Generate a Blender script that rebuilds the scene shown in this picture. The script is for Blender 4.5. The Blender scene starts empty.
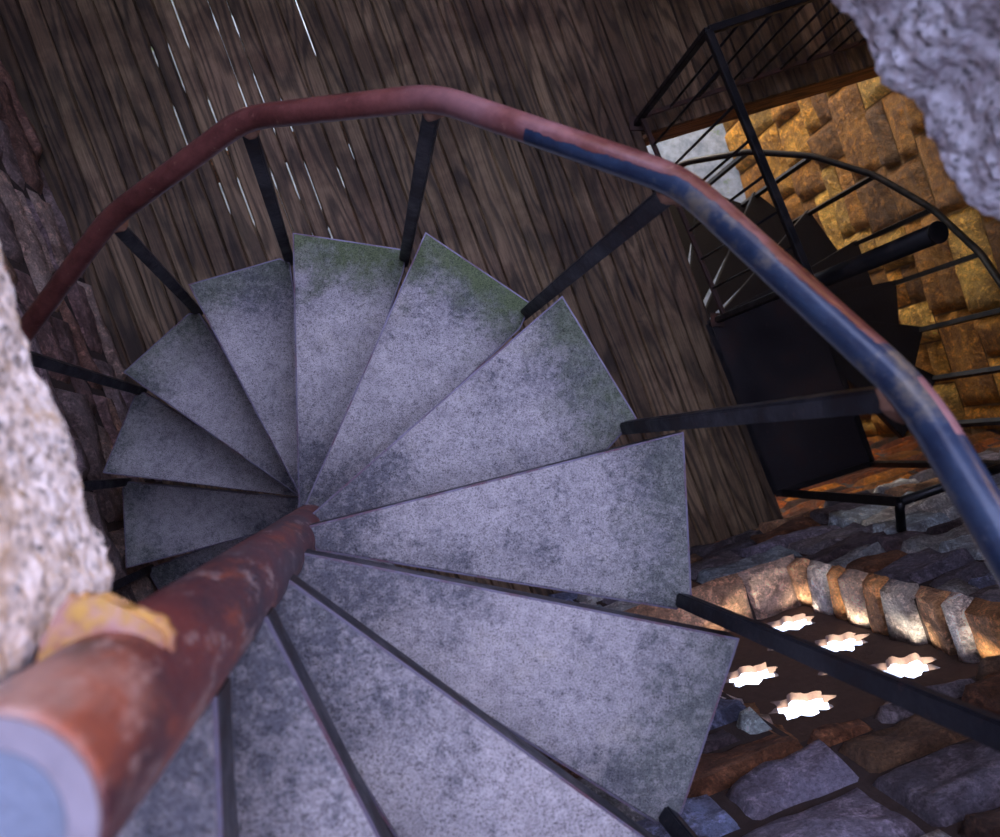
import bpy, bmesh, math, random
from mathutils import Vector, Matrix, noise
S = bpy.context.scene
COL = S.collection
# ------------------------------------------------------------------ place frame
# survey frame: x right, y "down the picture", d = depth below the camera; world z = DF - d (wooden floor at z = 0)
DF = 3.816
FPX = 800.0
CA, CB = -0.05431, -0.15334
ca, sa, cb, sb = math.cos(CA), math.sin(CA), math.cos(CB), math.sin(CB)
ROT = Matrix(((1,0,0),(0,ca,-sa),(0,sa,ca))) @ Matrix(((cb,0,sb),(0,1,0),(-sb,0,cb)))
def W(x, y, d): return Vector((x, -y, DF - d))
def ray(px, py): return ROT.transposed() @ Vector(((px-500)/FPX, (py-418.5)/FPX, 1.0))
def at(px, py, d):
    r = ray(px, py); return Vector((r.x/r.z*d, r.y/r.z*d))
def on_wall(px, py, n, D):
    r = ray(px, py); t = D/(n[0]*r.x + n[1]*r.y); return Vector((r.x*t, r.y*t, r.z*t))
# ------------------------------------------------------------------ helpers
def mesh_obj(name, bm, mat, parent=None, smooth=False, recalc=True):
    if recalc: bmesh.ops.recalc_face_normals(bm, faces=bm.faces)
    me = bpy.data.meshes.new(name); bm.to_mesh(me); bm.free()
    if smooth:
        for p in me.polygons: p.use_smooth = True
    me.materials.append(mat)
    o = bpy.data.objects.new(name, me); COL.objects.link(o)
    if parent:
        o.parent = parent
        r = parent
        off = Vector((0,0,0))
        while r is not None: off += r.location; r = r.parent
        o.location = -off
    return o
def tag(o, label=None, cat=None, group=None, kind=None):
    if label: o['label'] = label
    if cat: o['category'] = cat
    if group: o['group'] = group
    if kind: o['kind'] = kind
    return o
def empty(name, loc, label, cat, group=None):
    o = bpy.data.objects.new(name, None); COL.objects.link(o); o.location = loc; o.empty_display_size = .1
    return tag(o, label, cat, group)
def prism(bm, pts, z0, z1, zf=None):
    """pts: list of world xy; prism between heights"""
    a = [bm.verts.new((p[0], p[1], z0)) for p in pts]; b = [bm.verts.new((p[0], p[1], z1)) for p in pts]
    bm.faces.new(a[::-1]); bm.faces.new(b)
    n = len(pts)
    for i in range(n): bm.faces.new((a[i], a[(i+1) % n], b[(i+1) % n], b[i]))
def bar(bm, p, q, w, h, side=None):
    """rectangular bar from p to q; side = direction of the w dimension"""
    p = Vector(p); q = Vector(q); t = (q-p).normalized()
    s = Vector(side) if side is not None else (Vector((0,0,1)).cross(t) if abs(t.z) < .95 else Vector((1,0,0)))
    s = (s - t*s.dot(t)).normalized(); u = t.cross(s)
    c = [(-1,-1),(1,-1),(1,1),(-1,1)]
    a = [bm.verts.new(p + s*w/2*i + u*h/2*j) for i, j in c]; b = [bm.verts.new(q + s*w/2*i + u*h/2*j) for i, j in c]
    bm.faces.new(a[::-1]); bm.faces.new(b)
    for i in range(4): bm.faces.new((a[i], a[(i+1) % 4], b[(i+1) % 4], b[i]))
def tube(bm, pts, r, n=20, layer=None, fn=None):
    rings = []; prev = None
    m = len(pts)
    for i, p in enumerate(pts):
        t = (pts[min(i+1, m-1)] - pts[max(i-1, 0)]).normalized()
        if prev is None: s = Vector((0,0,1)).cross(t); s = s.normalized() if s.length > .05 else Vector((1,0,0))
        else: s = (prev - t*prev.dot(t)).normalized()
        prev = s; u = t.cross(s); ring = []
        rr = r(i) if callable(r) else r
        for k in range(n):
            a = 2*math.pi*k/n; nv = s*math.cos(a) + u*math.sin(a)
            v = bm.verts.new(p + nv*rr)
            if layer is not None: v[layer] = fn(i, nv)
            ring.append(v)
        rings.append(ring)
    for A, B in zip(rings, rings[1:]):
        for k in range(n): bm.faces.new((A[k], A[(k+1) % n], B[(k+1) % n], B[k]))
    bm.faces.new(rings[0][::-1]); bm.faces.new(rings[-1])
def soften(pts, cut=.03, steps=4):
    out = [(pts[0], 0.0)]
    for i in range(1, len(pts)-1):
        a = pts[i] + (pts[i-1]-pts[i]).normalized()*cut; b = pts[i] + (pts[i+1]-pts[i]).normalized()*cut
        for k in range(steps+1):
            t = k/steps; out.append((a*(1-t)**2 + pts[i]*2*t*(1-t) + b*t*t, i + (t-.5)*.06))
    out.append((pts[-1], len(pts)-1.0)); return out
# ------------------------------------------------------------------ materials
class NT:
    def __init__(s, name):
        s.m = bpy.data.materials.new(name); s.m.use_nodes = True; s.t = s.m.node_tree; s.t.nodes.clear()
        s.o = s.n('ShaderNodeOutputMaterial'); s.b = s.n('ShaderNodeBsdfPrincipled'); s.l(s.b.outputs[0], s.o.inputs[0])
        s.c = s.n('ShaderNodeTexCoord').outputs['Object']
    def n(s, k, **kw):
        x = s.t.nodes.new(k)
        for a, b in kw.items(): setattr(x, a, b)
        return x
    def l(s, a, b): s.t.links.new(a, b)
    def val(s, sock, v):
        if hasattr(v, 'links') or isinstance(v, bpy.types.NodeSocket): s.l(v, sock)
        else: sock.default_value = v
    def noise(s, scale, detail=4, rough=.6, co=None, dist=0, out='Fac'):
        x = s.n('ShaderNodeTexNoise'); s.l(co or s.c, x.inputs['Vector']); x.inputs['Scale'].default_value = scale
        x.inputs['Detail'].default_value = detail; x.inputs['Roughness'].default_value = rough; x.inputs['Distortion'].default_value = dist
        return x.outputs[out]
    def voro(s, scale, co=None, feature='F1', out='Distance'):
        x = s.n('ShaderNodeTexVoronoi'); x.feature = feature; s.l(co or s.c, x.inputs['Vector']); x.inputs['Scale'].default_value = scale
        return x.outputs[out]
    def ramp(s, f, stops, interp='LINEAR'):
        x = s.n('ShaderNodeValToRGB'); s.l(f, x.inputs[0]); r = x.color_ramp; r.interpolation = interp
        while len(r.elements) < len(stops): r.elements.new(.5)
        for e, (p, c) in zip(r.elements, stops):
            e.position = p; e.color = (c, c, c, 1) if isinstance(c, (int, float)) else (*c, 1)
        return x.outputs[0]
    def mix(s, f, a, b, mode='MIX'):
        x = s.n('ShaderNodeMix', data_type='RGBA', blend_type=mode)
        for i, v in ((0, f), (6, a), (7, b)):
            if isinstance(v, tuple): x.inputs[i].default_value = (*v, 1)
            elif isinstance(v, (int, float)): x.inputs[i].default_value = v
            else: s.l(v, x.inputs[i])
        return x.outputs[2]
    def math(s, op, a, b=0.0, clamp=False):
        x = s.n('ShaderNodeMath', operation=op, use_clamp=clamp); s.val(x.inputs[0], a); s.val(x.inputs[1], b); return x.outputs[0]
    def attr(s, name, out='Fac'):
        x = s.n('ShaderNodeAttribute'); x.attribute_name = name; return x.outputs[out]
    def mapping(s, loc=(0,0,0), rot=(0,0,0), scale=(1,1,1), co=None):
        x = s.n('ShaderNodeMapping'); s.l(co or s.c, x.inputs[0]); x.inputs[1].default_value = loc; x.inputs[2].default_value = rot; x.inputs[3].default_value = scale
        return x.outputs[0]
    def bump(s, h, dist=.01, strength=1, nrm=None):
        x = s.n('ShaderNodeBump'); s.l(h, x.inputs['Height']); x.inputs['Distance'].default_value = dist; x.inputs['Strength'].default_value = strength
        if nrm: s.l(nrm, x.inputs['Normal'])
        s.l(x.outputs[0], s.b.inputs['Normal']); return x.outputs[0]
    def fin(s, col, rough=.7, metal=0, spec=.5):
        s.val(s.b.inputs['Base Color'], (*col, 1) if isinstance(col, tuple) else col); s.val(s.b.inputs['Roughness'], rough); s.val(s.b.inputs['Metallic'], metal)
        s.b.inputs['Specular IOR Level'].default_value = spec
        return s.m

AX = Vector((-0.13846, -0.13793))          # world xy of the near stair's column
def m_concrete():
    t = NT('weathered_concrete')
    sep = t.n('ShaderNodeVectorMath', operation='DISTANCE')
    fl = t.n('ShaderNodeVectorMath', operation='MULTIPLY'); t.l(t.c, fl.inputs[0]); fl.inputs[1].default_value = (1,1,0)
    t.l(fl.outputs[0], sep.inputs[0]); sep.inputs[1].default_value = (AX.x, AX.y, 0)
    rad = sep.outputs['Value']
    sd = t.attr('seed', 'Vector'); ad = t.n('ShaderNodeVectorMath', operation='ADD'); t.l(t.c, ad.inputs[0]); t.l(sd, ad.inputs[1]); co = ad.outputs[0]
    big = t.noise(5, 5, .6, co); med = t.noise(26, 6, .72, co); fine = t.noise(330, 4, .8, co)
    base = t.mix(t.ramp(med, [(.3, 0), (.7, 1)]), (.27, .255, .27), (.56, .52, .53))
    base = t.mix(t.ramp(t.noise(11, 4, .7, co), [(.55, 0), (.8, .5)]), base, (.42, .38, .31))
    # dark lichen blotches, heavier towards rim and hub
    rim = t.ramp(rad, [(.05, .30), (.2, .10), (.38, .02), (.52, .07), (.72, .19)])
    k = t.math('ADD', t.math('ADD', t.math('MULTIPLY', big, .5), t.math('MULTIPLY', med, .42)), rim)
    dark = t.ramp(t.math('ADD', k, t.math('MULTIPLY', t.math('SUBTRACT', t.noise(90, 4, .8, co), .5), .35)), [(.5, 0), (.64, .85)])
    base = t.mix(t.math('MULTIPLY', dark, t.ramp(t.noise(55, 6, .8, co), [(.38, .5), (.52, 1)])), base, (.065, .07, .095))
    mo = t.math('MULTIPLY', t.attr('moss'), t.ramp(t.math('ADD', t.math('ADD', t.math('MULTIPLY', t.noise(9, 5, .7, co), .5), t.math('MULTIPLY', med, .2)), t.ramp(rad, [(.05, .1), (.14, .0), (.45, 0), (.68, .31)])), [(.46, 0), (.66, 1)]))
    base = t.mix(t.math('MULTIPLY', mo, .9), base, (.085, .115, .045))
    sp = t.ramp(t.math('ADD', t.math('MULTIPLY', fine, .75), t.math('MULTIPLY', t.noise(70, 5, .8, co), .25)), [(.4, .12), (.48, .85), (.66, 1.35)])
    base = t.mix(.8, base, sp, 'MULTIPLY')
    cr = t.ramp(t.voro(2.1, t.mapping(co=co, scale=(1, 1, .3)), 'DISTANCE_TO_EDGE'), [(0, .45), (.004, 1)])
    pits = t.ramp(t.voro(34, co), [(.04, .35), (.1, 1)])
    base = t.mix(.55, base, pits, 'MULTIPLY')
    t.bump(t.math('ADD', fine, t.math('MULTIPLY', med, 1.2)), .004, .5)
    return t.fin(base, .88, 0, .3)
def m_steel(name, a, b, c, rough=.5, metal=.3, sc=14, lo=.5):
    t = NT(name); n1 = t.noise(sc, 6, .7); n2 = t.noise(sc*7, 4, .7)
    col = t.mix(t.ramp(n1, [(lo, 0), (lo+.16, 1)]), a, b)
    col = t.mix(t.ramp(n2, [(.62, 0), (.72, .8)]), col, c)
    t.bump(n2, .002, .5); return t.fin(col, t.ramp(n1, [(.4, rough), (.6, min(1, rough+.25))]), metal)
def m_rail():
    t = NT('worn_red_and_blue_rail_paint')
    n1 = t.noise(18, 6, .75); n2 = t.noise(70, 5, .7); n3 = t.noise(7, 4, .6)
    red = t.mix(t.ramp(n1, [(.35, 0), (.7, 1)]), (.085, .024, .022), (.22, .075, .065))
    red = t.mix(t.ramp(n2, [(.62, 0), (.74, .7)]), red, (.42, .24, .17))
    red = t.mix(t.math('MULTIPLY', t.ramp(n3, [(.45, 0), (.65, .6)]), t.attr('sky_pink')), red, (.52, .29, .31))  # pink tint on the upper rail paints in the sky highlight
    blue = t.mix(t.ramp(n1, [(.3, 0), (.75, 1)]), (.012, .022, .055), (.045, .08, .15))
    blue = t.mix(t.ramp(n2, [(.62, 0), (.75, .6)]), blue, (.16, .18, .22))
    blue = t.mix(t.ramp(t.noise(9, 5, .7), [(.56, 0), (.66, .75)]), blue, (.2, .17, .12))
    k = t.math('ADD', t.attr('blue'), t.math('MULTIPLY', t.math('SUBTRACT', t.noise(14, 5, .7), .5), .9))
    f = t.ramp(k, [(.48, 0), (.52, 1)])
    col = t.mix(f, red, blue)
    t.bump(t.math('ADD', n2, t.math('MULTIPLY', f, -.6)), .0015, .6)
    t.b.inputs['Coat Weight'].default_value = .6; t.b.inputs['Coat Roughness'].default_value = .22
    return t.fin(col, t.ramp(n1, [(.3, .28), (.7, .45)]), .15)
def m_column():
    t = NT('rusty_painted_column')
    t.c = t.mapping(scale=(1, 1, .45))
    n1 = t.noise(9, 6, .7); n2 = t.noise(30, 6, .75); n3 = t.noise(90, 4, .7)
    col = t.mix(t.ramp(n1, [(.35, 0), (.62, 1)]), (.03, .02, .033), (.15, .036, .034))
    col = t.mix(t.ramp(t.noise(14, 5, .7), [(.54, 0), (.64, .6)]), col, (.32, .08, .035))
    col = t.mix(t.ramp(n2, [(.53, 0), (.62, .75)]), col, (.36, .27, .27))
    col = t.mix(t.ramp(t.noise(6.5, 4, .6, t.mapping(loc=(3, 1, 2))), [(.56, 0), (.66, .7)]), col, (.045, .04, .06))
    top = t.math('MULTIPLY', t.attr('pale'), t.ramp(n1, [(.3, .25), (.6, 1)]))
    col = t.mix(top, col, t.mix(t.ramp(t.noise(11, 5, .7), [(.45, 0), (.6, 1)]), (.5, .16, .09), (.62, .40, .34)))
    t.bump(t.math('ADD', n2, n3), .002, .6); return t.fin(col, .5, .1)
def m_stone(name, sat=1.0):
    t = NT(name); c = t.attr('scol', 'Color')
    n1 = t.noise(5, 6, .65, dist=.8); n2 = t.noise(22, 8, .78, dist=.4); n3 = t.noise(120, 3, .75)
    col = t.mix(t.ramp(n1, [(.38, 0), (.58, .85)]), c, t.mix(1, c, (.48, .40, .38), 'MULTIPLY'))
    col = t.mix(t.ramp(n2, [(.5, 0), (.64, .85)]), col, t.mix(1, c, (2.1, 1.95, 1.85), 'MULTIPLY'))
    col = t.mix(t.ramp(n2, [(.3, .75), (.43, 0)]), col, t.mix(1, c, (.2, .14, .14), 'MULTIPLY'))
    cr = t.ramp(t.voro(5, t.mapping(co=t.n('ShaderNodeTexCoord').outputs['Object'], scale=(1, 1, 1.6)), 'DISTANCE_TO_EDGE'), [(0, .3), (.03, 1)])
    col = t.mix(t.math('MULTIPLY', .5, t.ramp(n1, [(.5, 0), (.55, 1)])), col, cr, 'MULTIPLY')
    col = t.mix(.75, col, t.ramp(n3, [(.32, .4), (.6, 1.2)]), 'MULTIPLY')
    t.bump(t.math('ADD', t.math('MULTIPLY', n1, 1.6), t.math('ADD', t.math('MULTIPLY', n2, 1.3), t.math('MULTIPLY', n3, .25))), .035, .9)
    return t.fin(col, .55, 0, .5)
def m_mortar(name, c):
    t = NT(name); n = t.noise(40, 5, .7); t.bump(n, .01, .8)
    return t.fin(t.mix(n, (c[0]*.5, c[1]*.5, c[2]*.5), (c[0]*1.4, c[1]*1.4, c[2]*1.4)), .95)
BD = math.radians(69.5)                    # board direction (survey frame)
def m_wood(name='weathered_floorboards', warm=(1,1,1), k=1.0, rot=None):
    t = NT(name)
    off = t.attr('brnd', 'Vector')
    mp = t.mapping(rot=(0, 0, BD if rot is None else rot))   # x now runs along the boards
    st = t.n('ShaderNodeVectorMath', operation='MULTIPLY'); t.l(mp, st.inputs[0]); st.inputs[1].default_value = (.13, 1, 1)
    ad = t.n('ShaderNodeVectorMath', operation='ADD'); t.l(st.outputs[0], ad.inputs[0]); t.l(off, ad.inputs[1]); co = ad.outputs[0]
    cath = t.noise(6.5, 1.5, .45, co)
    rings = t.math('SINE', t.math('MULTIPLY', cath, 62)); rings = t.ramp(t.math('ADD', t.math('MULTIPLY', rings, .5), .5), [(.05, .42), (.45, 1), (1, 1.15)])
    st2 = t.n('ShaderNodeVectorMath', operation='MULTIPLY'); t.l(mp, st2.inputs[0]); st2.inputs[1].default_value = (.03, 1, 1)
    ad2 = t.n('ShaderNodeVectorMath', operation='ADD'); t.l(st2.outputs[0], ad2.inputs[0]); t.l(off, ad2.inputs[1])
    fib = t.noise(170, 4, .7, ad2.outputs[0]); blot = t.noise(2.2, 5, .65); blot2 = t.noise(9, 5, .7)
    tone = t.attr('tone')
    base = t.mix(tone, (.085*k, .052*k, .028*k), (.225*k, .150*k, .080*k))
    base = t.mix(t.ramp(t.noise(1.0, 3, .5, t.mapping(loc=(.6, 0, 0))), [(.42, 0), (.6, .7)]), base, t.mix(1, base, (1.15, 1.05, 1.2), 'MULTIPLY'))
    base = t.mix(.9, base, rings, 'MULTIPLY')
    base = t.mix(.85, base, t.ramp(fib, [(.34, .45), (.6, 1.2)]), 'MULTIPLY')
    base = t.mix(t.ramp(blot, [(.42, .8), (.56, 0)]), base, t.mix(1, base, (.42, .36, .34), 'MULTIPLY'))
    base = t.mix(t.ramp(blot2, [(.66, 0), (.74, .8)]), base, (.018, .014, .013))
    kn = t.ramp(t.voro(7, co), [(.05, 1), (.085, 0)])
    base = t.mix(kn, base, (.016, .011, .009))
    base = t.mix(1, base, warm, 'MULTIPLY')
    t.bump(t.math('ADD', t.math('MULTIPLY', rings, .6), fib), .003, .7)
    return t.fin(base, .62, 0, .35)
def m_granite(name, tint, spot):
    t = NT(name)
    T = lambda v: tuple(v*x for x in tint)
    n1 = t.noise(95, 5, .8, dist=.2); n2 = t.noise(38, 5, .7); v = t.voro(120)
    col = t.ramp(t.math('ADD', t.math('MULTIPLY', n1, .75), t.math('MULTIPLY', v, .3)), [(.36, T(.12)), (.43, T(.5)), (.52, T(.82)), (.66, T(.98))])
    col = t.mix(t.ramp(n2, [(.52, 0), (.64, .7)]), col, spot)
    col = t.mix(t.ramp(t.noise(16, 6, .75, t.mapping(loc=(5, 0, 1))), [(.58, 0), (.68, .6)]), col, (.12, .12, .15))
    t.bump(t.math('ADD', n1, t.math('MULTIPLY', v, -.5)), .003, .8)
    return t.fin(col, .85)
def m_plain(name, c, rough=.8, sc=12, var=.35, bump=.004):
    t = NT(name); n = t.noise(sc, 6, .7); t.bump(n, bump, .7)
    return t.fin(t.mix(n, tuple(x*(1-var) for x in c), tuple(x*(1+var) for x in c)), rough)

CONC = m_concrete()
TRAY = m_steel('purple_rust_steel_edge', (.13, .115, .16), (.13, .06, .075), (.26, .23, .28), .4, .4)
BAL = m_steel('black_baluster_paint', (.007, .009, .017), (.024, .014, .014), (.1, .05, .045), .35, .2, 10, .52)
BLACK = m_steel('black_railing_paint', (.009, .009, .011), (.025, .017, .015), (.05, .03, .022), .32, .3)
RUSTY = m_steel('brown_rust_rail', (.05, .025, .02), (.12, .05, .035), (.2, .11, .08), .6, .2)
PLATE = m_steel('black_steel_plate', (.018, .015, .018), (.034, .018, .017), (.05, .03, .03), .45, .3, 4)
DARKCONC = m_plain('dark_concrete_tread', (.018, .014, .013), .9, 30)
RAIL = m_rail(); COLM = m_column()
CAPM = m_plain('pale_blue_grey_cap', (.17, .20, .27), .6, 60, .35)
CAPR = m_plain('pink_cap_rim', (.27, .24, .28), .6, 40, .35)
LUG = NT('lichen_covered_rusty_bracket')
LUG = (lambda t: (t.bump(t.noise(60, 5, .7), .004, .8), t.fin(t.mix(t.ramp(t.noise(30, 5, .7), [(.42, 0), (.56, 1)]), t.mix(t.ramp(t.noise(13, 4, .6), [(.4, 0), (.6, 1)]), (.28, .09, .05), (.5, .3, .27)), (.52, .30, .07)), .7))[1])(LUG)
WELD = m_plain('flaking_rust_weld', (.34, .18, .12), .8, 90, .6, .004)
STONE = m_stone('tower_stone'); MORT = m_mortar('dark_mortar', (.055, .035, .03)); MORTG = m_mortar('golden_lit_mortar', (.26, .15, .06))  # golden mortar: warm light of the lower room put into its colour
WOOD = m_wood(); BEAM = m_wood('orange_brown_beam', (1.6, 1.05, .62), 1.1, math.radians(-20))  # orange-brown beams, tint warmed to carry light from below
GRAN_L = m_granite('speckled_granite_with_lichen', (.95, .9, .87), (.5, .36, .2))
GRAN_R = m_granite('pale_granite', (.95, .93, 1.0), (.45, .38, .42))
GROUND = NT('pale_gravel_ground')
GROUND = (lambda t: (t.bump(t.noise(30, 6, .7), .01, .6), t.fin(t.mix(t.ramp(t.noise(5, 6, .75), [(.6, 0), (.66, .8)]), t.mix(t.ramp(t.noise(11, 7, .75), [(.4, 0), (.62, 1)]), (.28, .38, .6), (.5, .64, .92)), (.2, .36, .16)), .9))[1])(GROUND)
SCREEN = m_plain('brown_lattice_plaster', (.10, .06, .045), .9, 30, .5, .008)

# ------------------------------------------------------------------ near spiral staircase
H_R, DT, PH, WA, HR, RF, RR, RC = .20301, .45401, -1.63805, .41276, .89635, .70, .672, .0423
AXI = Vector((-0.13846, 0.13793)); D6 = 1.98881
Fp = {2:(127,567),3:(104,472),4:(125,372),5:(190,285),6:(294,234),7:(426,234),8:(562,298),9:(682,434),10:(737,640)}
Rp = {2:(123,482),3:(138,390),4:(195,309),5:(288,257),6:(402,272),7:(519,328),8:(606,449),9:(676,608),10:(657,822)}
Cp = {9:(690,594),10:(680,812),8:(635,418),7:(530,304),6:(406,251)}
Np = {3:(240,489),4:(262,469),5:(285,465),6:(299,470),7:(313,490),8:(330,500),9:(340,520),10:(330,560),11:(310,598),12:(272,634),13:(212,694)}
Fp11 = {11:(640,837),12:(376,837),13:(218,837)}
Rl = {10:(459,697),11:(289,661),12:(225,690)}
Rp11 = {11:(398,837),12:(238,837)}
Jp = {3:(10,352),4:(110,218),5:(245,118),6:(435,97),7:(682,182),8:(915,395)}
def pol(a, r): return AXI + Vector((math.cos(a), math.sin(a)))*r
root = empty('spiral_staircase', (AX.x, AX.y, 0), 'large near spiral staircase with grey concrete steps around a rusty red column', 'staircase')
def foot(p, q):
    t = (q-p).normalized(); return p + t*(AXI-p).dot(t)
joints = {}
TREADS = range(-2, 14)
def ext(p, q, r):   # point on the line p->q at distance r from the axis, on q's side
    f = foot(p, q); t = (q-p).normalized()
    if t.dot(q-AXI) < 0: t = -t
    return f + t*math.sqrt(max(0, r*r - (f-AXI).length_squared))
for k in TREADS:
    d = D6 - (k-6)*H_R; a = PH + (k-6)*DT
    Fo = at(*Fp[k], d) if k in Fp else (ext(at(*Np[k], d), at(*Fp11[k], d), RF) if k in Fp11 else pol(a, RF))
    Ro = at(*Rp[k], d) if k in Rp else (ext(at(*Rl[k], d), at(*Rp11[k], d), RF) if k in Rp11 else pol(a+WA, RF))
    if k in Np:
        ft = foot(at(*Np[k], d), Fo); Fi = ft + (Fo-ft).normalized()*.025
    else:
        Fi = AXI + Vector((math.sin(a), -math.cos(a)))*.033 + (Fo-AXI).normalized()*.025
    if k in Rl:
        ft = foot(at(*Rl[k], d), Ro); Ri = ft + (Ro-ft).normalized()*.03
    else: Ri = AXI + (Ro-AXI).normalized()*.045 + Vector((math.sin(a+WA), -math.cos(a+WA)))*.0
    e1 = (Fo-Ro).normalized()*.028; e2 = (Ri-Ro).normalized()*.022
    if k in Cp: C1 = at(*Cp[k], d); C2 = Ro
    else: C1 = Ro + e1*.8; C2 = Ro + e2*.8
    poly = [Fi, Fo, C1, C2, Ri]
    z = DF - d
    cen = sum((p for p in poly), Vector((0, 0)))/5
    rnd = random.Random(k*7+3)
    bm = bmesh.new()
    out = []
    for i, p in enumerate(poly):      # steel tray: outline pushed out by the rim
        p0 = poly[i-1]; p1 = poly[(i+1) % 5]
        n0 = (p-p0).normalized(); n1 = (p1-p).normalized()
        q = Vector((n0.y, -n0.x)); r = Vector((n1.y, -n1.x)); m = (q+r).normalized()
        out.append(p + m*.0032/max(.5, m.dot(q)))
    prism(bm, [(p.x, -p.y) for p in out], z-.05, z-.0035)
    tr = mesh_obj('tread', bm, BAL, root)
    bm = bmesh.new(); n5 = len(poly)
    vo = [[bm.verts.new((p.x, -p.y, z_)) for p in ring] for ring, z_ in ((out, z-.004), (out, z+.0005), (poly, z+.0005), (poly, z-.004))]
    for A, B in ((0,1),(1,2),(2,3),(3,0)):
        for i in range(n5): bm.faces.new((vo[A][i], vo[A][(i+1) % n5], vo[B][(i+1) % n5], vo[B][i]))
    mesh_obj('edge_strip', bm, TRAY, tr)['label'] = 'thin worn purple steel rim around the slab'
    bm = bmesh.new(); prism(bm, [(p.x, -p.y) for p in poly], z-.02, z+.0015)
    bmesh.ops.bevel(bm, geom=[e for e in bm.edges if e.verts[0].co.z > z and e.verts[1].co.z > z], offset=.0015, segments=1, affect='EDGES')
    L = bm.verts.layers.float.new('moss'); L2 = bm.verts.layers.float_vector.new('seed')
    ms = {6:1.0, 7:1.0, 5:.5, 8:.7, 4:.5, 9:.35, 10:.3, 11:.3, 12:.35, 13:.5}.get(k, .3)
    sd = Vector((rnd.random()*9, rnd.random()*9, rnd.random()*9))
    for v in bm.verts: v[L] = ms; v[L2] = sd
    sl = mesh_obj('concrete_slab', bm, CONC, tr)
    if k in (6, 7): sl['label'] = 'concrete slab with green moss along its outer edge'
    # baluster and joint
    dj = d - HR
    J = at(*Jp[k], dj) if k in Jp else pol(a+WA, RR)
    joints[k] = W(J.x, J.y, dj)
    B = Ro if k not in Cp else (C1+C2)/2 if k > 8 else C1 + (C2-C1)*.3
    rad = (B-AXI).normalized()
    Bw = W(B.x, B.y, d+.05); 
    bm = bmesh.new()
    bar(bm, Bw, joints[k] - Vector((0, 0, .008)), .025, .025, side=(rad.x, -rad.y, 0))
    bmesh.ops.bevel(bm, geom=bm.edges[:], offset=.003, segments=2, affect='EDGES')
    b = mesh_obj('baluster', bm, BAL, root)
    bm = bmesh.new(); bmesh.ops.create_icosphere(bm, subdivisions=3, radius=.023)
    for v in bm.verts:
        v.co *= 1 + .35*noise.noise(v.co*70+Vector((k, 0, 0))); v.co.z *= .8; v.co += joints[k] - Vector((0, 0, .018))
    mesh_obj('weld', bm, WELD, b, True)
# handrail
ks = list(TREADS)
pts = soften([joints[k] for k in ks], .045)
dense = []
for (p, t), (q, u) in zip(pts, pts[1:]):
    m = max(1, int((q-p).length/.012))
    for i in range(m): dense.append((p.lerp(q, i/m), t+(u-t)*i/m))
dense.append(pts[-1])
bm = bmesh.new(); LB = bm.verts.layers.float.new('blue'); LP = bm.verts.layers.float.new('sky_pink')
rings = []
def sstep(a, b, x): x = min(1, max(0, (x-a)/(b-a))); return x*x*(3-2*x)
def blue(i, nv):
    p, t = dense[i]; k = ks[0] + t
    inw = Vector((AX.x-p.x, AX.y-p.y, 0)).normalized().dot(nv)
    thr = 2.5 if k < 6.4 else .5 if k < 7 else .1 if k < 7.965 else -1.8
    b = .5 + (inw - thr)*.9
    if 7.995 < k < 8.1 and inw < .0: b = -.1
    return max(-1.0, min(2.0, b))
tube(bm, [p for p, t in dense], .0188, 24, LB, blue)
for v in bm.verts: v[LP] = sstep(joints[5].z+.1, joints[7].z, v.co.z)  # painted sky highlight grows towards the upper joints
mesh_obj('handrail', bm, RAIL, root, True)
# column
_e1 = [at(*p, 1.0) for p in ((124,612),(60,650),(200,565))]; _e2 = [at(*p, 1.0) for p in ((124,834),(212,702),(260,626))]
_a1 = sum(math.atan2(p.y, p.x) for p in _e1)/3; _a2 = sum(math.atan2(p.y, p.x) for p in _e2)/3
_d = AXI.length; RC = _d*math.sin(abs(_a1-_a2)/2); _m = (_a1+_a2)/2
CXY = Vector((_d*math.cos(_m), -_d*math.sin(_m))); print('column', RC, CXY, AX)
bm = bmesh.new(); LC = bm.verts.layers.float.new('pale')
zt = DF - .328
zs = [0] + [zt - .55 + i*.01 for i in range(56)]
zs = [0, .5, 1, 1.5, 2, 2.4, 2.7] + [z for z in zs if z > 2.8]
rings = []
for z in zs:
    ring = []
    for i in range(64):
        a = 2*math.pi*i/64
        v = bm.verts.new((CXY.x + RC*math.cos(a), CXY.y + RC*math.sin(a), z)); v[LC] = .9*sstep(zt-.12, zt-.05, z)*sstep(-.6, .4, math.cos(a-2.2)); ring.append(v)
    rings.append(ring)
for A, B in zip(rings, rings[1:]):
    for i in range(64): bm.faces.new((A[i], A[(i+1) % 64], B[(i+1) % 64], B[i]))
bm.faces.new(rings[0][::-1]); bm.faces.new(rings[-1])
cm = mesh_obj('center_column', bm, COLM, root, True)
for p in cm.data.polygons: p.use_smooth = len(p.vertices) == 4
bm = bmesh.new()
def disc(bm, c, r0, r1, z0, z1, n=48):
    prism(bm, [(c[0]+r0*math.cos(2*math.pi*i/n), c[1]+r0*math.sin(2*math.pi*i/n)) for i in range(n)], z0, z1)
disc(bm, CXY, RC-.0015, 0, zt-.002, zt+.003)
cp = mesh_obj('cap_plate', bm, CAPR, cm); cp['label'] = 'pinkish round cap closing the column'
bm = bmesh.new(); disc(bm, CXY, RC*.7, 0, zt+.002, zt+.0045); 
mesh_obj('cap_disc', bm, CAPM, cp)['label'] = 'pale blue grey disc in the middle of the cap'
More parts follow.
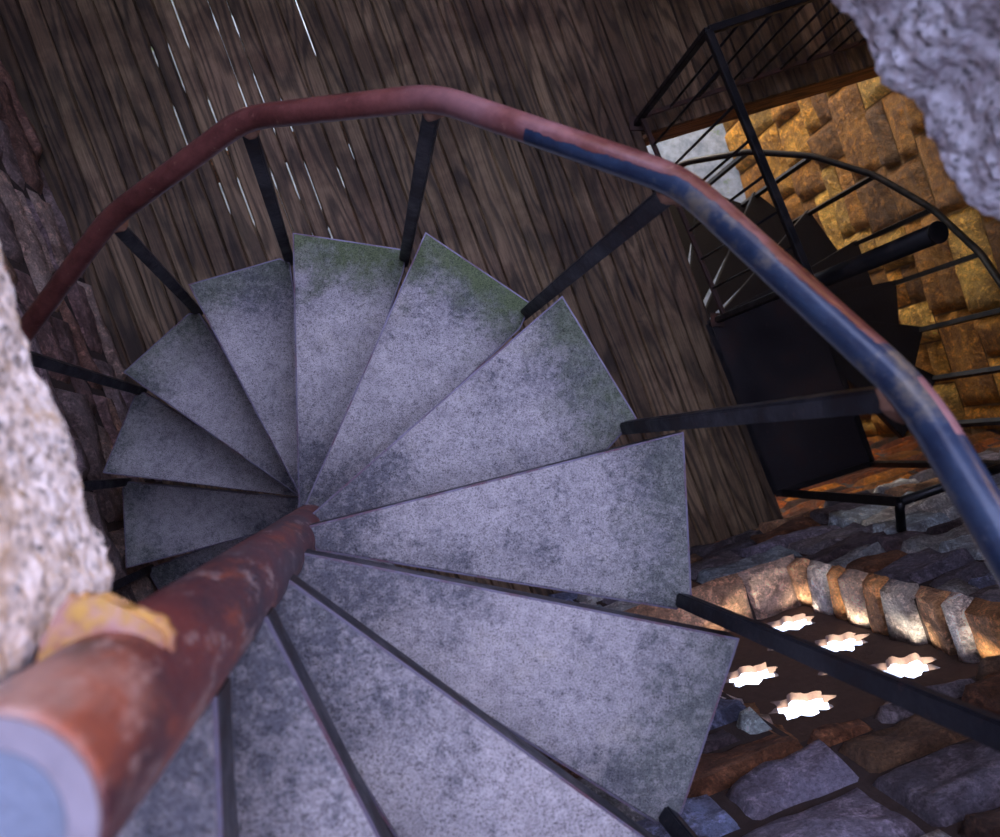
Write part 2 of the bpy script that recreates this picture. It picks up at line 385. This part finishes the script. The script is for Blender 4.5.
# bracket lug tying the column to the stone
dl = .468
lp = [(58,602),(72,588),(96,606),(150,612),(171,628),(175,645),(165,668),(120,720),(60,735),(25,690),(40,640)]
bm = bmesh.new(); prism(bm, [(at(x, y, dl).x, -at(x, y, dl).y) for x, y in lp], DF-dl-.016, DF-dl)
bmesh.ops.bevel(bm, geom=bm.edges[:], offset=.005, segments=3, affect='EDGES')
mesh_obj('mounting_bracket', bm, LUG, root)['label'] = 'lichen covered bracket tying the column to the granite'

# ------------------------------------------------------------------ room shell
NS, DS = (math.sin(math.radians(16.5)), math.cos(math.radians(16.5))), .862     # south wall (survey frame)
US = (NS[1], -NS[0])
NE_, DE = (math.sin(math.radians(71.6)), -math.cos(math.radians(71.6))), 3.5
UE = (-NE_[1], NE_[0])
NW, DW = (-math.sin(math.radians(68.75)), math.cos(math.radians(68.75))), .90
UW = (-NW[1], NW[0])
DG = 6.1; ZG = DF - DG
class Wall:
    def __init__(s, n, D, u): s.n, s.D, s.u = n, D, u
    def P(s, a, z, out=0.0):     # out > 0: towards the room
        k = s.D - out; return Vector((s.n[0]*k + s.u[0]*a, -(s.n[1]*k + s.u[1]*a), z))
    def S(s, p): return p.x*s.u[0] + p.y*s.u[1]
    def box(s, bm, a0, a1, z0, z1, o0, o1):
        c = [s.P(a, z, o) for o in (o0, o1) for z in (z0, z1) for a in (a0, a1)]
        v = [bm.verts.new(x) for x in c]
        for f in ((0,1,3,2),(4,6,7,5),(0,4,5,1),(2,3,7,6),(0,2,6,4),(1,5,7,3)): bm.faces.new([v[i] for i in f])
    def stone(s, bm, LCOL, a0, a1, z0, z1, col, rnd, amp=.014, cell=.03, prot=0.0, skew=0):
        nx = max(3, int((a1-a0)/cell)); nz = max(3, int((z1-z0)/cell))
        off = Vector((rnd.random()*50, rnd.random()*50, rnd.random()*50)); tilt = (rnd.uniform(-.03, .03), rnd.uniform(-.05, .05)); g = []
        sk = [rnd.uniform(-.012, .012) for _ in range(4)]; pr = prot + rnd.uniform(0, .015)
        for j in range(nz+1):
            row = []
            for i in range(nx+1):
                u = i/nx; w = j/nz
                a = a0+(a1-a0)*u + (sk[0]*(1-w)+sk[1]*w)*(1-abs(2*u-1))*0 + noise.noise(Vector((u*2, w*2, 1))+off)*.008
                z = z0+(z1-z0)*w + noise.noise(Vector((u*3, w*2, 5))+off)*.008
                e = min(u*(a1-a0), (1-u)*(a1-a0), w*(z1-z0), (1-w)*(z1-z0))
                o = pr + tilt[0]*(u-.5) + tilt[1]*(w-.5)*.6 + amp*noise.fractal(Vector((a*6, z*9, 0))+off, 1, 2, 4)
                o -= .016*(1-sstep(0, .022, e))
                if e <= 1e-6: o = -.035
                v = bm.verts.new(s.P(a, z, o)); v[LCOL] = col; row.append(v)
            g.append(row)
        for j in range(nz):
            for i in range(nx): bm.faces.new((g[j][i], g[j][i+1], g[j+1][i+1], g[j+1][i]))
def c4(c, r, v=.25):
    k = 1 + r.uniform(-v, v); return (c[0]*k, c[1]*k, c[2]*k, 1)
PAL = [tuple(min(.85, v*2.2) for v in c) for c in [(.25,.24,.27),(.19,.18,.20),(.25,.27,.33),(.34,.37,.43),(.25,.17,.12),(.18,.135,.11),(.31,.24,.18),(.21,.20,.21),(.38,.41,.48),(.17,.15,.16)]]
GOLD_LIT = [(min(.8, c_[0]*1.15), c_[1]*1.02, c_[2]*.5) for c_ in [(.50,.25,.05),(.56,.32,.08),(.34,.17,.045),(.62,.42,.16),(.22,.11,.04),(.42,.21,.045),(.50,.34,.14)]]  # golden light of the lower room put into the stone colours
def courses(wall, bm, L, a0, a1, z0, z1, palf, rnd, hr=(.1, .24), wr=(.2, .5), holes=(), cell=.03, amp=.014):
    z = z0
    while z < z1:
        h = rnd.uniform(*hr); a = a0 - rnd.uniform(0, wr[0])
        zz = min(z+h, z1)
        while a < a1:
            w = rnd.uniform(*wr); b = a+w
            segs = [(max(a, a0), min(b, a1), z, zz)]
            for (h0, h1, y0, y1) in holes:
                ns = []
                for (p, q, c, d) in segs:
                    if q <= h0 or p >= h1 or d <= y0 or c >= y1: ns.append((p, q, c, d)); continue
                    if p < h0: ns.append((p, h0, c, d))
                    if q > h1: ns.append((h1, q, c, d))
                    if c < y0: ns.append((max(p, h0), min(q, h1), c, y0))
                    if d > y1: ns.append((max(p, h0), min(q, h1), y1, d))
                segs = ns
            for p, q, c, d in segs:
                if q-p > .035 and d-c > .03:
                    if rnd.random() < .12 and d-c > .17:
                        m = (c+d)/2; wall.stone(bm, L, p+.006, q-.006, c+.006, m-.004, c4(rnd.choice(palf(m)), rnd), rnd, amp, cell); wall.stone(bm, L, p+.006, q-.006, m+.004, d-.006, c4(rnd.choice(palf(m)), rnd), rnd, amp, cell)
                    else: wall.stone(bm, L, p+.006, q-.006, c+.006, d-.006, c4(rnd.choice(palf((c+d)/2)), rnd), rnd, amp, cell)
            a = b
        z = zz
def structure(name, bm, mat, **k): return tag(mesh_obj(name, bm, mat, **k), kind='structure')
south = Wall(NS, DS, US); east = Wall(NE_, DE, UE); west = Wall(NW, DW, UW)
ZT = DF + 1.5  # unseen wall tops raised to block sun and narrow the sky
# niche in the south wall
q = on_wall(792, 563, NS, DS); NI1 = south.S(q); NZ0 = DF - q.z
q = on_wall(1000, 656, NS, DS); q2 = on_wall(833, 720, NS, DS); NZ1 = DF - (q.z+q2.z)/2
NI0 = NI1 - .74; ND = .165
print('niche', NI0, NI1, NZ0, NZ1)
SL, SR = -1.2, 3.6
bm = bmesh.new()
T = .215
for a0, a1, z0, z1 in ((SL, NI0, ZG, ZT+.2), (NI1, SR, ZG, ZT+.2), (NI0, NI1, ZG, NZ0), (NI0, NI1, NZ1, ZT+.2)): south.box(bm, a0, a1, z0, z1, -.022, -T)
ws = structure('wall_south', bm, MORT)
bm = bmesh.new(); L = bm.verts.layers.color.new('scol') if hasattr(bm.verts.layers, 'color') else bm.verts.layers.float_color.new('scol')
rnd = random.Random(11)
courses(south, bm, L, SL, SR, -.05, 3.1, lambda z: PAL, rnd, holes=[(NI0-.0, NI1+.0, NZ0, NZ1)], cell=.02, amp=.02)
courses(south, bm, L, .8, SR, ZG, -.05, lambda z: GOLD_LIT, rnd, cell=.045)  # same wall below the floor, warm light in its palette
mesh_obj('masonry', bm, STONE, ws, True)
# niche jamb (individual stones) and sill, as part of the wall
bm = bmesh.new(); L = bm.verts.layers.float_color.new('scol')
class Side(Wall):            # jamb: a = depth into the wall, z up, out = towards niche middle
    def __init__(s, w, a, sg): s.w, s.a0, s.sg = w, a, sg
    def P(s, a, z, out=0.0): return s.w.P(s.a0 - s.sg*out, z, -a)
JP = [tuple(min(.85, v*1.35) for v in c) for c in [(.62,.36,.2),(.58,.52,.5),(.55,.26,.1),(.60,.44,.34),(.5,.24,.1),(.62,.55,.5)]]  # niche stone colours brightened and warmed to carry the sunlight
for a_, sg in ((NI1-.012, 1), (NI0+.012, -1)):
    sd_ = Side(south, a_, sg); z = NZ0; i = 0
    while z < NZ1:
        h = rnd.uniform(.07, .15); sd_.stone(bm, L, -.02 if sg > 0 else .02, ND+.02, z+.004, min(z+h, NZ1+.02)-.003, c4(JP[i % 6], rnd), rnd, .012, .018, .01); z += h; i += 1
class Sill(Wall):
    def __init__(s, w, z): s.w, s.z = w, z
    def P(s, a, z, out=0.0): return s.w.P(a, s.z+out, -z)
si = Sill(south, NZ0+.014); si.stone(bm, L, NI0-.02, NI1-.22, -.03, ND+.02, (.85, .5, .3, 1), rnd, .012, .02, .005); si.stone(bm, L, NI1-.225, NI1+.03, -.03, ND+.02, (.85, .6, .45, 1), rnd, .012, .02, .008)  # sill colours carry the warm light too
mesh_obj('niche_lining', bm, STONE, ws, True)['label'] = 'orange and pale stones lining the niche, sunlight painted into their colour'
# pierced lattice at the back of the niche
cu = bpy.data.curves.new('lattice', 'CURVE'); cu.dimensions = '2D'; cu.fill_mode = 'BOTH'; cu.extrude = .012
def spl(pts):
    sp = cu.splines.new('POLY'); sp.points.add(len(pts)-1); sp.use_cyclic_u = True
    for p, c in zip(sp.points, pts): p.co = (c[0], c[1], 0, 1)
spl([(NI0-.03, NZ0-.03), (NI1+.03, NZ0-.03), (NI1+.03, NZ1+.03), (NI0-.03, NZ1+.03)])
wb = Wall(NS, DS+ND+.0, US)
def star(cx, cz, r, n=8, inner=.7):
    p = []
    for i in range(6*n):
        a = math.pi*i/n/3 + .2; f = (i % 6)/3; f = f if f <= 1 else 2-f; rr = r*(1-(1-inner)*f)*rnd.uniform(.9, 1.08); p.append((cx+rr*math.cos(a), cz+rr*math.sin(a)))
    spl(p)
STARS = [(790,617),(836,643),(896,667),(750,674),(799,702)]
sc = []
for (x, y) in STARS:
    q = on_wall(x, y, NS, DS+ND); sc.append((south.S(q), DF-q.z))
print('stars', sc)
pa = sum(c[0] for c in sc[:3])/3; pb = sum(c[0] for c in sc[3:])/2; pz = sc[1][1]; pitch = pa-pb
for a_ in (pa, pb):
    for i in range(-1, 3):
        z = pz + i*pitch*.97
        if NZ0+.07 < z < NZ1-.07: star(a_, z, .1)
for i in range(-1, 3):
    for a_ in (pa+pitch*.42, (pa+pb)/2):
        z = pz + (i-.45)*pitch*.97
        if a_ < NI1-.02 and NZ0 < z < NZ1-.03: spl([(a_+.026*math.cos(t)*rnd.uniform(.8, 1.1), z+.02*math.sin(t)*rnd.uniform(.8, 1.1)) for t in [k*math.pi/4 for k in range(8)]])
co = bpy.data.objects.new('tmp', cu); COL.objects.link(co)
me = bpy.data.meshes.new_from_object(co.evaluated_get(bpy.context.evaluated_depsgraph_get())); bpy.data.objects.remove(co)
for v in me.vertices:
    a_, z, o = v.co.x, v.co.y, v.co.z; v.co = wb.P(a_, z, -.014 + o*1.0)
me.materials.clear(); me.materials.append(SCREEN); me.name = 'window'
wn = bpy.data.objects.new('window_1', me); COL.objects.link(wn); wn['kind'] = 'structure'
# east wall
bm = bmesh.new(); east.box(bm, -5.2, 1.3, ZG, ZT, -.04, -.35); we = structure('wall_east', bm, MORTG)
bm = bmesh.new(); L = bm.verts.layers.float_color.new('scol')
courses(east, bm, L, -4.9, .97, ZG, 1.2, lambda z: GOLD_LIT, random.Random(5), (.2, .42), (.22, .62), cell=.04, amp=.012)
mesh_obj('masonry', bm, STONE, we, True)
# west wall
bm = bmesh.new(); west.box(bm, -1.1, 5.4, ZG, ZT, -.022, -.35); ww = structure('wall_west', bm, MORT)
bm = bmesh.new(); L = bm.verts.layers.float_color.new('scol')
def spal(z): return [(.36,.20,.15),(.40,.25,.18),(.27,.17,.16),(.38,.29,.31),(.48,.36,.30),(.32,.24,.23)]
courses(west, bm, L, -1.0, 3.2, 0, 3.0, spal, random.Random(8), (.12, .26), (.3, .7), cell=.035)
mesh_obj('masonry', bm, STONE, ww, True)
# unseen north wall enclosing the light, doorway put in to light the lower room
north = Wall((-NS[0], -NS[1]), 4.3, US)
bm = bmesh.new()
for a0, a1, z0, z1 in ((-2.2, .2, ZG, ZT), (3.2, 5, ZG, ZT), (.2, 3.2, -.35, ZT)): north.box(bm, a0, a1, z0, z1, 0, -.35)
structure('wall_north', bm, MORTG)
# ground
bm = bmesh.new(); prism(bm, [(-12, -14), (14, -14), (14, 14), (-12, 14)], ZG-.2, ZG)
structure('floor_lower', bm, GROUND)
# ------------------------------------------------------------------ plank floor
bd = Vector((math.cos(BD), math.sin(BD))); ba = Vector((bd.y, -bd.x))   # along (picture down) / across (right)
C0 = at(651, 131, DF); C1_ = at(785, 520, DF)
A1 = ba.dot(C1_)
A0 = ba.dot(at(60, 200, DF)) - .19
def b_on(n, D, a):      # along-coordinate where board line a meets wall n.p = D
    return (D - a*(n[0]*ba.x+n[1]*ba.y))/(n[0]*bd.x+n[1]*bd.y)
fa = math.radians(-19.5); fu = Vector((math.cos(fa), math.sin(fa)))    # fascia direction
fn = Vector((-fu.y, fu.x)); FD = fn.dot(C0)
rnd = random.Random(4)
edges = [A0]
while edges[-1] < 4.4:
    w = rnd.uniform(.068, .092) * (1.75 if rnd.random() < .1 else 1)
    if edges[-1] < A1 and edges[-1]+w > A1-.05: w = A1 - edges[-1]
    edges.append(edges[-1]+w)
notch = {}
for i, e in enumerate(edges):
    p0 = at(300, 120, DF); c = e - ba.dot(at(262, 120, DF))
    if abs(c) < .42:
        b = -2.6; s_ = []
        while b < -.2:
            ln = rnd.uniform(.08, .34); 
            if rnd.random() < .74: s_.append((b, b+ln, rnd.uniform(.004, .0075)))
            b += ln + rnd.uniform(.03, .3)
        notch[i] = s_
bm = bmesh.new(); LR = bm.verts.layers.float_vector.new('brnd'); LT = bm.verts.layers.float.new('tone')
def bpt(a, b, z): p = ba*a + bd*b; return (p.x, -p.y, z)
for i in range(len(edges)-1):
    a0, a1 = edges[i], edges[i+1]; am = (a0+a1)/2
    b0 = -5.2
    def bend(a): return b_on(NS, DS-.0, a) if a1 <= A1+.01 else b_on((fn.x, fn.y), FD, a)
    bs = [b0 + .0]; nb = 0
    cut = set()
    for s_ in notch.get(i, []) + notch.get(i+1, []): cut |= {s_[0], s_[0]+.02, s_[1]-.02, s_[1]}
    allb = sorted({round(x, 4) for x in [b0+.35*k for k in range(25)]} | {round(x, 4) for x in cut})
    lim = min(bend(a0), bend(a1)) - .04
    allb = [x for x in allb if x < lim] + ['end']
    rv = Vector((rnd.random()*20, rnd.random()*20, rnd.random()*20)); tone = rnd.random(); zt_ = rnd.uniform(-.003, 0)
    def off(idx, b):
        for s0, s1, w in notch.get(idx, []):
            if s0+.019 < b < s1-.019: return w
        return 0
    prev = None
    for x in allb:
        L0 = bend(a0) if x == 'end' else x; L1 = bend(a1) if x == 'end' else x
        ol = (off(i, x)*.5 if x != 'end' else 0) + .0004; orr = (off(i+1, x)*.5 if x != 'end' else 0) + .0004
        if x == 'end' and a1 <= A1+.01: pass
        prof = [(a0+ol, L0, -.032), (a0+ol, L0, zt_-.01), (a0+ol+.007, L0, zt_), (am, (L0+L1)/2, zt_), (a1-orr-.007, L1, zt_), (a1-orr, L1, zt_-.01), (a1-orr, L1, -.032)]
        row = [bm.verts.new(bpt(*p)) for p in prof]
        for v in row: v[LR] = rv; v[LT] = tone
        if prev:
            for k in range(7): bm.faces.new((prev[k], row[k], row[(k+1) % 7], prev[(k+1) % 7]))
        else: bm.faces.new(row)
        prev = row
    bm.faces.new(prev[::-1])
fl = structure('floor', bm, WOOD)
# joists under the boards and beams round the opening
def wood_layers(bm, seed):
    r = random.Random(seed); A = bm.verts.layers.float_vector.new('brnd'); B = bm.verts.layers.float.new('tone'); return A, B
def beam(name, pa_, pb_, w, z0, z1, mat, parent, seed):
    bm = bmesh.new(); A, B = wood_layers(bm, seed)
    d_ = (pb_-pa_).normalized(); n_ = Vector((-d_.y, d_.x))
    prism(bm, [((pa_+n_*w*k).x, -(pa_+n_*w*k).y) if e == 0 else ((pb_+n_*w*k).x, -(pb_+n_*w*k).y) for e, k in ((0,0),(1,0),(1,1),(0,1))], z0, z1)
    for v in bm.verts: v[A] = Vector((seed*3.1, seed, 0)); v[B] = .6
    return mesh_obj(name, bm, mat, parent)
for j, bb in enumerate((-4.4, -3.6, -2.78, -1.62, -.95)):
    beam('joist', ba*(A0-.1)+bd*bb, ba*(A1-.06)+bd*bb, .07, -.2, -.033, BEAM, fl, j)
eS = C0 - fu*.04
t1 = beam('trim_1', C0, C0+fu*2.3, -.07, -.24, -.033, BEAM, None, 8); t1['kind'] = 'structure'
qe = ba*A1 + bd*b_on(NS, DS-.03, A1)
qs = ba*A1 + bd*b_on((fn.x, fn.y), FD, A1)
t2 = beam('trim_2', qs+bd*.0, qe, .08, -.165, -.033, BEAM, None, 9); t2['kind'] = 'structure'

# ------------------------------------------------------------------ guard railing round the floor opening
PB = at(636, 124, DF); HG = .89
PE = at(717, 320, DF)
gr = empty('guard_railing', W(PB.x, PB.y, DF), 'black and rusty metal guard railing around the corner of the floor opening, top right', 'railing')
def wv(p, z): return Vector((p.x, -p.y, z))
top_dir1 = (at(796, 250, DF-HG) - at(703, 28, DF-HG)).normalized()
top_dir2 = (at(790, 0, DF-HG) - at(703, 28, DF-HG)).normalized()
PT = at(703, 28, DF-HG)
L1 = (PE-PB).length; R2 = 1.75
E1 = PB + top_dir1*L1*.99; E2 = PB + top_dir2*R2
def gb(name, p, q, w, h, mat, parent=gr):
    bm = bmesh.new(); bar(bm, p, q, w, h)
    bmesh.ops.bevel(bm, geom=bm.edges[:], offset=min(w, h)*.12, segments=1, affect='EDGES'); return mesh_obj(name, bm, mat, parent)
gb('corner_post', wv(PB, 0), wv(PB, HG), .03, .03, BLACK)
gb('end_post', wv(PE, 0), wv(PE, HG), .03, .03, BLACK)
gb('end_post', wv(E2, 0), wv(E2, HG), .03, .03, BLACK)
gb('top_rail', wv(PB, HG), wv(PE, HG), .032, .03, BLACK)
gb('top_rail', wv(PB, HG), wv(E2, HG), .032, .03, BLACK)
gb('bottom_rail', wv(PB, .09), wv(PE, .09), .022, .02, RUSTY)['label'] = 'brown rusted bottom rail'
gb('bottom_rail', wv(PB, .09), wv(E2, .09), .022, .02, RUSTY)['label'] = 'brown rusted bottom rail'
for (p, q) in ((PB, PE), (PB, E2)):
    n = int((q-p).length/.15)
    for i in range(1, n):
        c = p.lerp(q, i/n); bm = bmesh.new(); tube(bm, [wv(c, .09), wv(c, HG)], .0065, 8); mesh_obj('baluster', bm, BLACK, gr, True)
for p in (PB, PE, E2):
    bm = bmesh.new(); prism(bm, [(p.x+x, -p.y+y) for x, y in ((-.035,-.035),(.035,-.035),(.035,.035),(-.035,.035))], -.001, .007); mesh_obj('foot_plate', bm, RUSTY, gr)

# ------------------------------------------------------------------ lower spiral staircase
CX, CY, R2_, D9, H2, DT2, PH2, DC2, HB = 2.1298, .8819*-1, 1.0476, 3.839, .2073, .309, -1.755, 2.7451, .9255
C2v = Vector((CX, CY))
lr = empty('spiral_staircase', W(CX, CY, DG), 'black steel spiral staircase going down through the floor opening beside the golden-lit stone wall', 'staircase')
zl = DF - D9 + .02
bm = bmesh.new(); tube(bm, [W(CX, CY, DG), W(CX, CY, DC2)], .041, 32); o = mesh_obj('center_column', bm, BLACK, lr, True)
for p in o.data.polygons: p.use_smooth = len(p.vertices) == 4
bm = bmesh.new(); disc(bm, (CX, -CY), .044, 0, DF-DC2-.001, DF-DC2+.006, 32); mesh_obj('cap_plate', bm, BLACK, o)
land = [at(708, 324, DF), at(776, 494, DF), at(873, 463, DF), at(832, 345, DF), at(815, 288, DF), at(786, 284, DF)]
bm = bmesh.new(); prism(bm, [(p.x, -p.y) for p in land], -.045, -.005)
lo = mesh_obj('landing_plate', bm, PLATE, lr); lo['label'] = 'square black steel landing level with the planks'
bm = bmesh.new()
for i in range(len(land)):
    p, q = land[i], land[(i+1) % len(land)]
    if i in (0, 1, 2, 5): bar(bm, wv(p, -.006), wv(q, -.006), .03, .012)
mesh_obj('edge_angle', bm, BLACK, lo)
jl = []
for j in range(-2, 10):
    a = PH2 + j*DT2; d = D9 + (9-j)*H2; jp = C2v + Vector((math.cos(a), math.sin(a)))*R2_
    if j == 9: jp = at(873, 464, DF)
    if j < 9:
        a0 = a - DT2 - .02; a1 = a + .06
        pl = [C2v + Vector((math.cos(x), math.sin(x)))*r for x, r in ((a0, .04), (a0, R2_+.02), (a1, R2_+.02), (a1, .04))]
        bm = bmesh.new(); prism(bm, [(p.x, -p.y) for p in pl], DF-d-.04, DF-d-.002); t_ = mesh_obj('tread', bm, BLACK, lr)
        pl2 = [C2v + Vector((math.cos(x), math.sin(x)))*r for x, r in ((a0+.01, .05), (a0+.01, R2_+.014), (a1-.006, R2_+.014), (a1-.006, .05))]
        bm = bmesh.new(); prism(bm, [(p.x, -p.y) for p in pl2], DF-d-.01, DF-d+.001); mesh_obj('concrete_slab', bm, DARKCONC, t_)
    rr = (jp-C2v).normalized()
    top = W(jp.x, jp.y, d-HB) if j < 9 else wv(jp, HG+.02)
    jl.append(top)
    bm = bmesh.new(); bar(bm, W(jp.x, jp.y, d+.01), top, .027, .027, side=(rr.x, -rr.y, 0)); mesh_obj('baluster', bm, BLACK, lr)
P0 = at(785, 493, DF); topP = wv(P0, HG+.02)
bm = bmesh.new(); bar(bm, wv(P0, -.04), topP, .038, .038); mesh_obj('baluster', bm, BLACK, lr)
pp = [p for p, t in soften(jl + [topP], .05)]
bm = bmesh.new(); tube(bm, pp, .019, 14); mesh_obj('handrail', bm, BLACK, lr, True)
wp = Vector((P0.x, P0.y)); dw = DS - (NS[0]*wp.x+NS[1]*wp.y)
bm = bmesh.new(); e_ = wp + Vector(NS)*(dw-.0)
tube(bm, [topP, wv(wp + Vector(NS)*.03, HG-.0), wv(e_, HG-.03)], .019, 14)
disc(bm, (0, 0), .0, 0, 0, 0, 3) if False else None
mesh_obj('wall_bracket', bm, BLACK, lr, True)

# ------------------------------------------------------------------ granite at the mouth of the stairwell
def rock(name, outline, d_edge, far, z_top, z_bot, mat, label, seed):
    bm = bmesh.new()
    pts = [at(x, y, d_edge) for x, y in outline] + [Vector(p) for p in far]
    prism(bm, [(p.x, -p.y) for p in pts], DF-z_bot, DF-z_top)
    o = mesh_obj(name, bm, mat); tag(o, label, 'stone')
    m = o.modifiers.new('remesh', 'REMESH'); m.mode = 'VOXEL'; m.voxel_size = .0055
    m = o.modifiers.new('soft', 'SMOOTH'); m.iterations = 12; m.factor = .5
    for sc_, st, ty in ((.09, .024, 'CLOUDS'), (.016, .009, 'CLOUDS'), (.009, .005, 'VORONOI')):
        tx = bpy.data.textures.new(name+ty, ty); tx.noise_scale = sc_
        dm = o.modifiers.new('d', 'DISPLACE'); dm.texture = tx; dm.strength = st; dm.mid_level = .55; dm.texture_coords = 'LOCAL'
    for p in o.data.polygons: p.use_smooth = True
    sm = o.modifiers.new('sm', 'SMOOTH'); sm.iterations = 1; sm.factor = .3
    return o
rock('granite_block', [(-30,190),(2,240),(18,300),(34,350),(48,400),(72,460),(92,520),(110,575),(108,615),(72,640),(40,672),(0,684),(-60,690)], .6, [(-.45, .16), (-.45, -.35)], .43, .62, GRAN_L,
     'speckled lichen-tinted granite edge out of focus at the left, beside the column', 1)
rock('granite_block', [(818,-60),(846,0),(872,28),(896,74),(935,92),(945,150),(968,190),(1010,216),(1060,240)], .58, [(.62, -.12), (.62, -.5), (.3, -.5)], .42, .6, GRAN_R,
     'pale bluish granite edge out of focus in the top right corner', 2)
# unseen top slab round the stair mouth, added and shaped to block sky light
bm = bmesh.new()
hx0, hx1, hy0, hy1 = -.42, 1.15, -2.6, .86
def rect(x0, x1, y0, y1): prism(bm, [(x0, -y0), (x1, -y0), (x1, -y1), (x0, -y1)], DF-.6, DF-.42)
rect(-2.4, 4.6, -5.2, hy0); rect(hx1, 4.6, hy0, 1.4); rect(-2.4, -.46, -1.2, .12); rect(-.46, -.33, -1.2, -.37)
structure('light_blocking_ceiling', bm, MORT)

# ------------------------------------------------------------------ light
wd = bpy.data.worlds.new('sky'); S.world = wd; wd.use_nodes = True; nt = wd.node_tree
bg = nt.nodes['Background']; bg.inputs[1].default_value = 4.4
tcw = nt.nodes.new('ShaderNodeTexCoord'); sx = nt.nodes.new('ShaderNodeSeparateXYZ'); rw = nt.nodes.new('ShaderNodeValToRGB')
nt.links.new(tcw.outputs['Generated'], sx.inputs[0]); nt.links.new(sx.outputs[2], rw.inputs[0]); nt.links.new(rw.outputs[0], bg.inputs[0])
rw.color_ramp.elements[0].position = .05; rw.color_ramp.elements[0].color = (.26, .27, .34, 1)
rw.color_ramp.elements[1].position = .95; rw.color_ramp.elements[1].color = (.68, .73, 1.16, 1)
sun = bpy.data.lights.new('sun', 'SUN'); sun.energy = 42; sun.color = (1, .9, .74); sun.angle = .6
so = bpy.data.objects.new('sun', sun); COL.objects.link(so)
# travels east along the wall and a little inward (north), steeply down
dirv = Vector((.74, .47, -.62)).normalized()
so.rotation_euler = dirv.to_track_quat('-Z', 'Y').to_euler()
def area(name, loc, tgt, sx, sy, e, col):
    l = bpy.data.lights.new(name, 'AREA'); l.shape = 'RECTANGLE'; l.size = sx; l.size_y = sy; l.energy = e; l.color = col
    o = bpy.data.objects.new(name, l); COL.objects.link(o); o.location = loc; o.rotation_euler = (Vector(tgt)-Vector(loc)).to_track_quat('-Z', 'Y').to_euler()
pd = north.P(1.7, ZG+1.0, -.5)
area('doorway_daylight', pd, north.P(1.9, ZG+.4, 3), 2.8, 1.9, 320, (1, .85, .66))

# ------------------------------------------------------------------ camera
cam = bpy.data.cameras.new('camera'); cam.sensor_width = 36; cam.lens = 36*FPX/1000; cam.clip_start = .02; cam.clip_end = 100
co = bpy.data.objects.new('camera', cam); COL.objects.link(co); S.camera = co
def wv3(v): return Vector((v.x, -v.y, -v.z))
r0, r1, r2 = (wv3(ROT[i]) for i in range(3))
m = Matrix((r0, -r1, -r2)).transposed().to_4x4(); m.translation = Vector((0, 0, DF)); co.matrix_world = m
cam.dof.use_dof = True; cam.dof.focus_distance = 2.0; cam.dof.aperture_fstop = 5.5
S.view_settings.view_transform = 'Standard'; S.view_settings.look = 'None'; S.view_settings.gamma = 1; S.view_settings.use_curve_mapping = False
S.view_settings.exposure = 0
